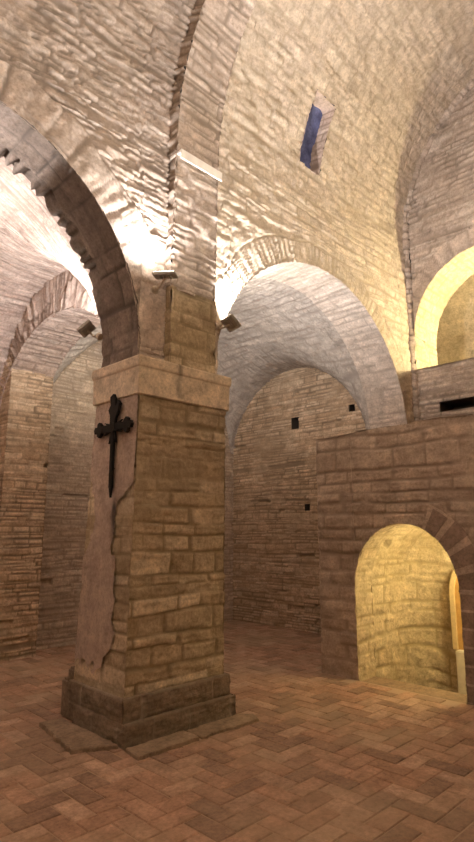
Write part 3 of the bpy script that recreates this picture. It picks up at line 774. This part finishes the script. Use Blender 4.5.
# ------------------------------------------------------------------ END WALL with the lit arched window
WY, WZ, WR, WRZ, WSILL = 2.82, 4.50, 1.08, 1.13, 3.98
def endwall():
    mb = MB(); st = ST_END; step = .024
    ya, yb = -1.05, YA+.03
    ys = columns(WY, WR, ya, yb, step)
    def ztop(y): return zs(XW)+np.sqrt(np.maximum(R_N**2-(np.clip(y, YC-R_N, YA)-YC)**2, 0))+.05
    slot = lambda X, Y, Z: 0
    def rel(Y, Z):
        h, t, j = masonry(Y, Z, **st)
        dx = (Y-WY)/WR; dz = (Z-WZ)/WRZ; rad = np.hypot(dx, dz); ang = np.arctan2(dz, dx)*WR
        hu, tu, ju = masonry((rad-1)*WR+4, ang, ch=.26, bl=.9, mw=.02, depth=.02, amp=.02, rough=.012, warp=.01, seed=35)
        k = ((rad-1)*WR < .28) & (Z > WZ-.1)
        return np.where(k, hu+.008, h)+slot(0, Y, Z), np.where(k, tu, t), np.where(k, ju, j)
    def strip(y, zlo, zhi, n):
        y = y[None]; t = np.linspace(0, 1, n)[:, None]; Z = zlo+t*(zhi-zlo)+0*y; Y = y+0*Z
        h, tn, j = rel(Y, Z); 
        yc = (Y[:-1, :-1]+Y[1:, 1:])/2; zc = (Z[:-1, :-1]+Z[1:, 1:])/2
        mb.grid(np.stack([XW+0*Z, Y, Z], -1), (3, 2, 5), h, tn, j, mask=~((yc < 3.58) & (yc > .5) & (zc > 3.29) & (zc < 3.42)))
    lo = 2.55
    strip(ys, lo, WSILL, int((WSILL-lo)/.02))
    for sel in (ys >= WY+WR-1e-4, ys <= WY-WR+1e-4):
        strip(ys[sel], WSILL, ztop(ys[sel]), 150)
    m = ys[(ys > WY-WR) & (ys < WY+WR)]; m = np.r_[WY-WR, m, WY+WR]
    strip(m, arc_z(m, WY, WZ, WR, WRZ), ztop(m), 130)
    tag(mb.build('wall_end', M_VAULT, smooth=True), 'end wall of the nave with the yellow lit arched opening', kind='structure')
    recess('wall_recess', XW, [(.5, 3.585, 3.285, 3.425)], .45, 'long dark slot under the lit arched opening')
    # deep reveal
    rv = MB(); d0, d1 = XW-.01, XW+.72; st2 = dict(ch=.12, bl=.3, mw=.014, depth=.012, amp=.012, rough=.012, warp=.03, seed=36)
    xs = np.linspace(d0, d1, 30)[None]; th = np.linspace(0, math.pi, 120)[:, None]
    Y = WY+WR*np.cos(th)+0*xs; Z = WZ+WRZ*np.sin(th)+0*xs
    h, t, j = masonry(xs+0*th, th*WR+0*xs, **st2); rv.grid(np.stack([xs+0*th, Y, Z], -1), (8, WY, 4.5), h, t, j)
    vwall(rv, (d0, WY+WR), (d1, WY+WR), WSILL-.1, WZ, (8, WY, 4), st2, .024); vwall(rv, (d0, WY-WR), (d1, WY-WR), WSILL-.1, WZ, (8, WY, 4), st2, .03)
    P = np.zeros((2, 2, 3)); P[..., 0] = [d0, d1]; P[..., 1] = [[WY-WR], [WY+WR]]; P[..., 2] = WSILL; rv.grid(P, (8, WY, 9), tone=.3)
    tag(rv.build('window_1', M_PASS, smooth=True), 'deep reveal of the yellow lit arched window opening', kind='structure')
    # room behind: wall with a sloping vault
    rm = MB(); st3 = dict(ch=.14, bl=.4, mw=.012, depth=.008, amp=.01, rough=.014, warp=.03, seed=37)
    vwall(rm, (9.6, .8), (9.6, 5.4), 3.2, 5.1, (8, 3, 4), st3, .05)
    P = np.zeros((30, 30, 3)); uu = np.linspace(0, 1, 30)
    P[..., 0] = 9.6-1.05*uu[:, None]; P[..., 1] = .8+4.6*uu[None]; P[..., 2] = 5.0+.9*np.sin(uu[:, None]*1.5)
    hh = .03*(fbm(P[..., 0]*4, P[..., 1]*4, 3, 3)-.5); rm.grid(P, (8.6, 3, 4), hh, .5+0*hh)
    for y, tw in ((5.4, (9, 3, 4)), (.8, (9, 3, 4))):
        vwall(rm, (8.56, y), (9.62, y), 3.2, 6.1, tw, st3, .06)
    P = np.zeros((2, 2, 3)); P[..., 0] = [8.5, 9.65]; P[..., 1] = [[.8], [5.4]]; P[..., 2] = 3.3; rm.grid(P, (9, 3, 5))
    for a, b, za, zb in ((WY+WR, 5.45, 3.2, 6.1), (.75, WY-WR, 3.2, 6.1), (WY-WR, WY+WR, WZ+WRZ, 6.1), (WY-WR, WY+WR, 3.2, WSILL)):
        P = np.zeros((2, 2, 3)); P[..., 0] = d1+.005; P[..., 1] = [a, b]; P[..., 2] = [[za], [zb]]; rm.grid(P, (9, 3, 4.5))
    tag(rm.build('wall_chamber', M_PASS, smooth=True), 'plastered chamber seen through the lit window', kind='structure')
    # thin dark ridge that marks the corner between end wall and nave wall
    rg = MB(); sv = np.arange(2.6, 9.6, .02)[:, None]; an = np.linspace(-.2, math.pi/2+.2, 12)[None]
    base = nave_pt(np.full_like(sv, XW), sv)
    th = np.maximum(sv-zs(XW), 0)/R_N; ny = -np.cos(th); nz = -np.sin(th)
    rw = .06*(.8+.5*vnoise(sv*5, sv*0, 3))
    P = np.stack([XW-rw*np.cos(an)+0*sv, base[..., 1]+ny*rw*np.sin(an), base[..., 2]+nz*rw*np.sin(an)], -1)
    h, tn, j = masonry(an*.1+0*sv, sv+0*an, ch=.13, bl=.5, mw=.02, depth=.02, amp=.03, rough=.015, warp=.02, seed=39)
    rg.grid(P, (5, 1, 5), h, tn, j)
    tag(rg.build('trim_1', M_VAULT, smooth=True), 'rough moulding in the corner of the end wall and vault', kind='structure')
endwall()

# ------------------------------------------------------------------ SLOT WINDOW in the vault
def slot_window():
    rv = MB(); st = dict(ch=.085, bl=.3, mw=.012, depth=.01, amp=.012, rough=.008, warp=.01, seed=38)
    s = np.linspace(WS0, WS1, 46)[:, None]; w = np.linspace(0, 1, 26)[None]
    depth = .19
    for xa, xb, tw in ((WX1, WX1-.04, (0, 3, 6)), (WX0, WX0-.02, (9, 3, 6))):
        X = xa+(xb-xa)*w+0*s; base = nave_pt(np.full_like(s, xa), s)
        Y = base[..., 1]+depth*w; Z = base[..., 2]+0*w
        Pn = np.stack([X, np.minimum(Y, 9), Z], -1)
        h, t, j = masonry(w*depth+0*s, s+0*w, **st); rv.grid(Pn, tw, h, t, j)
    for ss, tw in ((WS0, (5.2, 3.9, 9)), (WS1, (5.2, 3.9, 0))):
        x = np.linspace(WX0-.01, WX1+.01, 12)[None]; base = nave_pt(x, np.full_like(x, ss)); wv = np.linspace(0, 1, 14)[:, None]
        P = np.stack([x+0*wv, base[..., 1]+depth*wv, base[..., 2]+0*wv], -1); rv.grid(P, tw, tone=.4)
    tag(rv.build('window_2', M_PINK, smooth=True), 'brick reveal of the narrow slot window in the vault', kind='structure')
    x = np.linspace(WX0-.1, WX1+.1, 24)[None]; s = np.linspace(WS0-.1, WS1+.25, 40)[:, None]
    base = nave_pt(x+0*s, s+0*x); P = base.copy(); P[..., 1] = base[..., 1].max()*0+YA+.50-.10*0; 
    P[..., 1] = base[..., 1]+depth-.02
    hh = .05*(fbm(P[..., 0]*9, P[..., 2]*9, 23, 3)-.5)
    pn = MB(); pn.grid(P, (5, 0, 6), hh, fbm(P[..., 0]*8, P[..., 2]*8, 29, 4))
    o = pn.build('window_pane', M_GLASS_BLUE, smooth=True); tag(o, 'crumpled dusk blue sheet closing the slot window', kind='structure')
    b = M_GLASS_BLUE.node_tree.nodes['Principled BSDF']; b.inputs['Emission Color'].default_value = (.10, .13, .36, 1); b.inputs['Emission Strength'].default_value = .0
slot_window()

# ------------------------------------------------------------------ FLOODLIGHTS
def floodlight(loc, aim, wallpt, label):
    """thin square LED floodlight on a bracket; aim is the way its glass looks"""
    root = empty('floodlight', loc); tag(root, label, 'floodlight', 'floodlights on the pillars'); L = Vector(loc)
    a = Vector(aim).normalized(); q = a.to_track_quat('Z', 'Y').to_matrix().to_4x4()
    h = MB(); h.box(-.105, .105, -.078, .078, -.022, .006, M=q, bev=.006)
    for k in range(5): h.box(-.07+.03*k, -.063+.03*k, -.05, .05, -.034, -.02, M=q)
    ho = h.build('housing', M_LAMP, root)
    g = MB(); g.box(-.09, .09, -.064, .064, .004, .009, M=q); lo = g.build('lens', M_LENS, ho); lo['label'] = 'glowing white glass'
    wp = Vector(wallpt)-L; back = q @ Vector((0, 0, -.03))
    br = MB(); br.tube([back, back.lerp(wp, .5)+Vector((0, 0, -.03)), wp], .011, 8); bo = br.build('bracket', M_STEEL, root)
    d = wp.normalized(); kn = MB(); kn.tube([wp-d*.045, wp-d*.02, wp+d*.015], [.012, .034, .036], 12); kn.build('knob', M_STEEL, bo)
    return root
def spot(loc, aim, watts, size, blend=.4, col=(1, .86, .70), rad=.05):
    l = bpy.data.lights.new('floodlight_beam', 'SPOT'); l.energy = watts; l.spot_size = math.radians(size); l.spot_blend = blend; l.color = col; l.shadow_soft_size = rad
    o = bpy.data.objects.new('floodlight_beam', l); COL.objects.link(o); o.location = loc
    o.rotation_euler = Vector(aim).normalized().to_track_quat('-Z', 'Y').to_euler(); return o
def point(loc, watts, col, rad=.08):
    l = bpy.data.lights.new('lamp_glow', 'POINT'); l.energy = watts; l.color = col; l.shadow_soft_size = rad
    o = bpy.data.objects.new('lamp_glow', l); COL.objects.link(o); o.location = loc; return o
WARM = (1, .91, .82); WHITE = (1, .94, .92); GOLD = (1, .80, .40)
F1 = (2.86, 3.76, 3.83); F2 = (3.76, 3.84, 3.64); F3 = (2.66, 4.74, 3.53)
floodlight(F1, (-.12, -.1, 1), (2.90, 3.962, 3.76), 'flat floodlight left of the springer block on the pillar top')
floodlight(F2, (.65, -.15, .75), (3.64, 3.955, 3.60), 'tilted floodlight at right of the springer block by the lit arch')
floodlight(F3, (-.45, .5, .75), (2.72, 4.585, 3.42), 'dark floodlight behind the pillar facing the aisle vault')
def above(p, a, d=.03): v = Vector(p)+Vector(a).normalized()*d; return v
spot(above(F1, (-.12, -.1, 1)), (-.3, -.02, 1), 48, 140, 1.0, WHITE)
spot(above(F2, (.65, -.15, .75)), (.55, .12, .85), 120, 150, 1.0, WHITE)
spot(above(F3, (-.45, .5, .75)), (-.35, .9, .7), 90, 140, 1.0, (1, .93, .91))
F4 = (3.86, 4.82, 3.30)  # unseen lamp, added to brighten the aisle bay behind the lit arch
floodlight(F4, (.6, .5, .8), (3.70, 4.60, 3.08), 'added fill floodlight at the back of the pillar toward the lunette'); spot(above(F4, (.6, .5, .8)), (.55, .5, .8), 55, 150, .8, (1, .90, .80))
# lamps outside the frame; FA, FO and FB are added fill
FL = (-.38, 4.3, 3.75)
floodlight(FL, (.1, 0, 1), (-.53, 4.3, 3.68), 'floodlight on the next pier to the left'); spot(above(FL, (.1, 0, 1)), (0, 0, 1), 140, 142, .05, (1, .93, .91))
FA = (-.30, 4.95, 3.70)  # unseen lamp, added to brighten the left aisle vault and its arch
floodlight(FA, (.1, .1, 1), (-.53, 4.95, 3.62), 'added fill floodlight on the aisle side of the next pier'); spot(above(FA, (.1, .1, 1)), (0, 0, 1), 55, 142, .05, (1, .93, .91))
for fx, w in ((.2, 75), (3.0, 185)):
    FO = (fx, -.80, 3.8)  # unseen lamps, added for general bounce light in the nave
    floodlight(FO, (0, .3, 1), (fx, -1.03, 3.72), 'added fill floodlight on the opposite nave wall facing the pillar' if fx > 2 else 'added fill floodlight on the opposite nave wall facing the left arch'); spot(above(FO, (0, .3, 1)), (0, .35 if fx > 2 else .05, 1), w, 150 if fx > 2 else 128, .3, WARM)
FB = (-2.9, 1.4, 3.6)  # unseen lamp, added to lift the light on surfaces facing the viewer
floodlight(FB, (.1, 0, 1), (-3.2, 1.4, 3.52), 'added fill floodlight on the wall behind the viewer'); spot(above(FB, (.1, 0, 1)), (.1, 0, 1), 260, 104, .3, WARM)
FW = (8.28, 2.05, 4.10)
floodlight(FW, (-.5, .85, .4), (8.28, 1.95, 3.985), 'floodlight on the sill of the lit arched opening'); spot(above(FW, (-.5, .85, .4)), (-.45, .88, .25), 105, 140, .7, (1, .82, .46))
point((6.3, 2.5, 1.5), 15, GOLD, .1)
point((8.95, 1.4, 4.7), 26, (1, .86, .62), .12)

# ------------------------------------------------------------------ world, camera, view
wd = bpy.data.worlds.new('dusk'); sc.world = wd; wd.use_nodes = True
wd.node_tree.nodes['Background'].inputs[0].default_value = (.01, .01, .01, 1); wd.node_tree.nodes['Background'].inputs[1].default_value = .5
cam = bpy.data.cameras.new('camera'); co = bpy.data.objects.new('camera', cam); COL.objects.link(co); sc.camera = co
cam.sensor_fit = 'VERTICAL'; cam.sensor_height = 36.0; cam.lens = 36.0*565/842
cam.clip_start = .05
pit = math.atan(109/565); co.location = (0, 0, 1.6)
fwd = Vector((math.cos(pit)*math.sqrt(.5), math.cos(pit)*math.sqrt(.5), math.sin(pit)))
co.rotation_euler = fwd.to_track_quat('-Z', 'Y').to_euler()
vs = sc.view_settings; vs.view_transform = 'Standard'; vs.look = 'None'; vs.gamma = 1; vs.exposure = 1.7; vs.use_curve_mapping = False
sc.cycles.use_denoising = True
sc.cycles.max_bounces = 10; sc.cycles.diffuse_bounces = 6
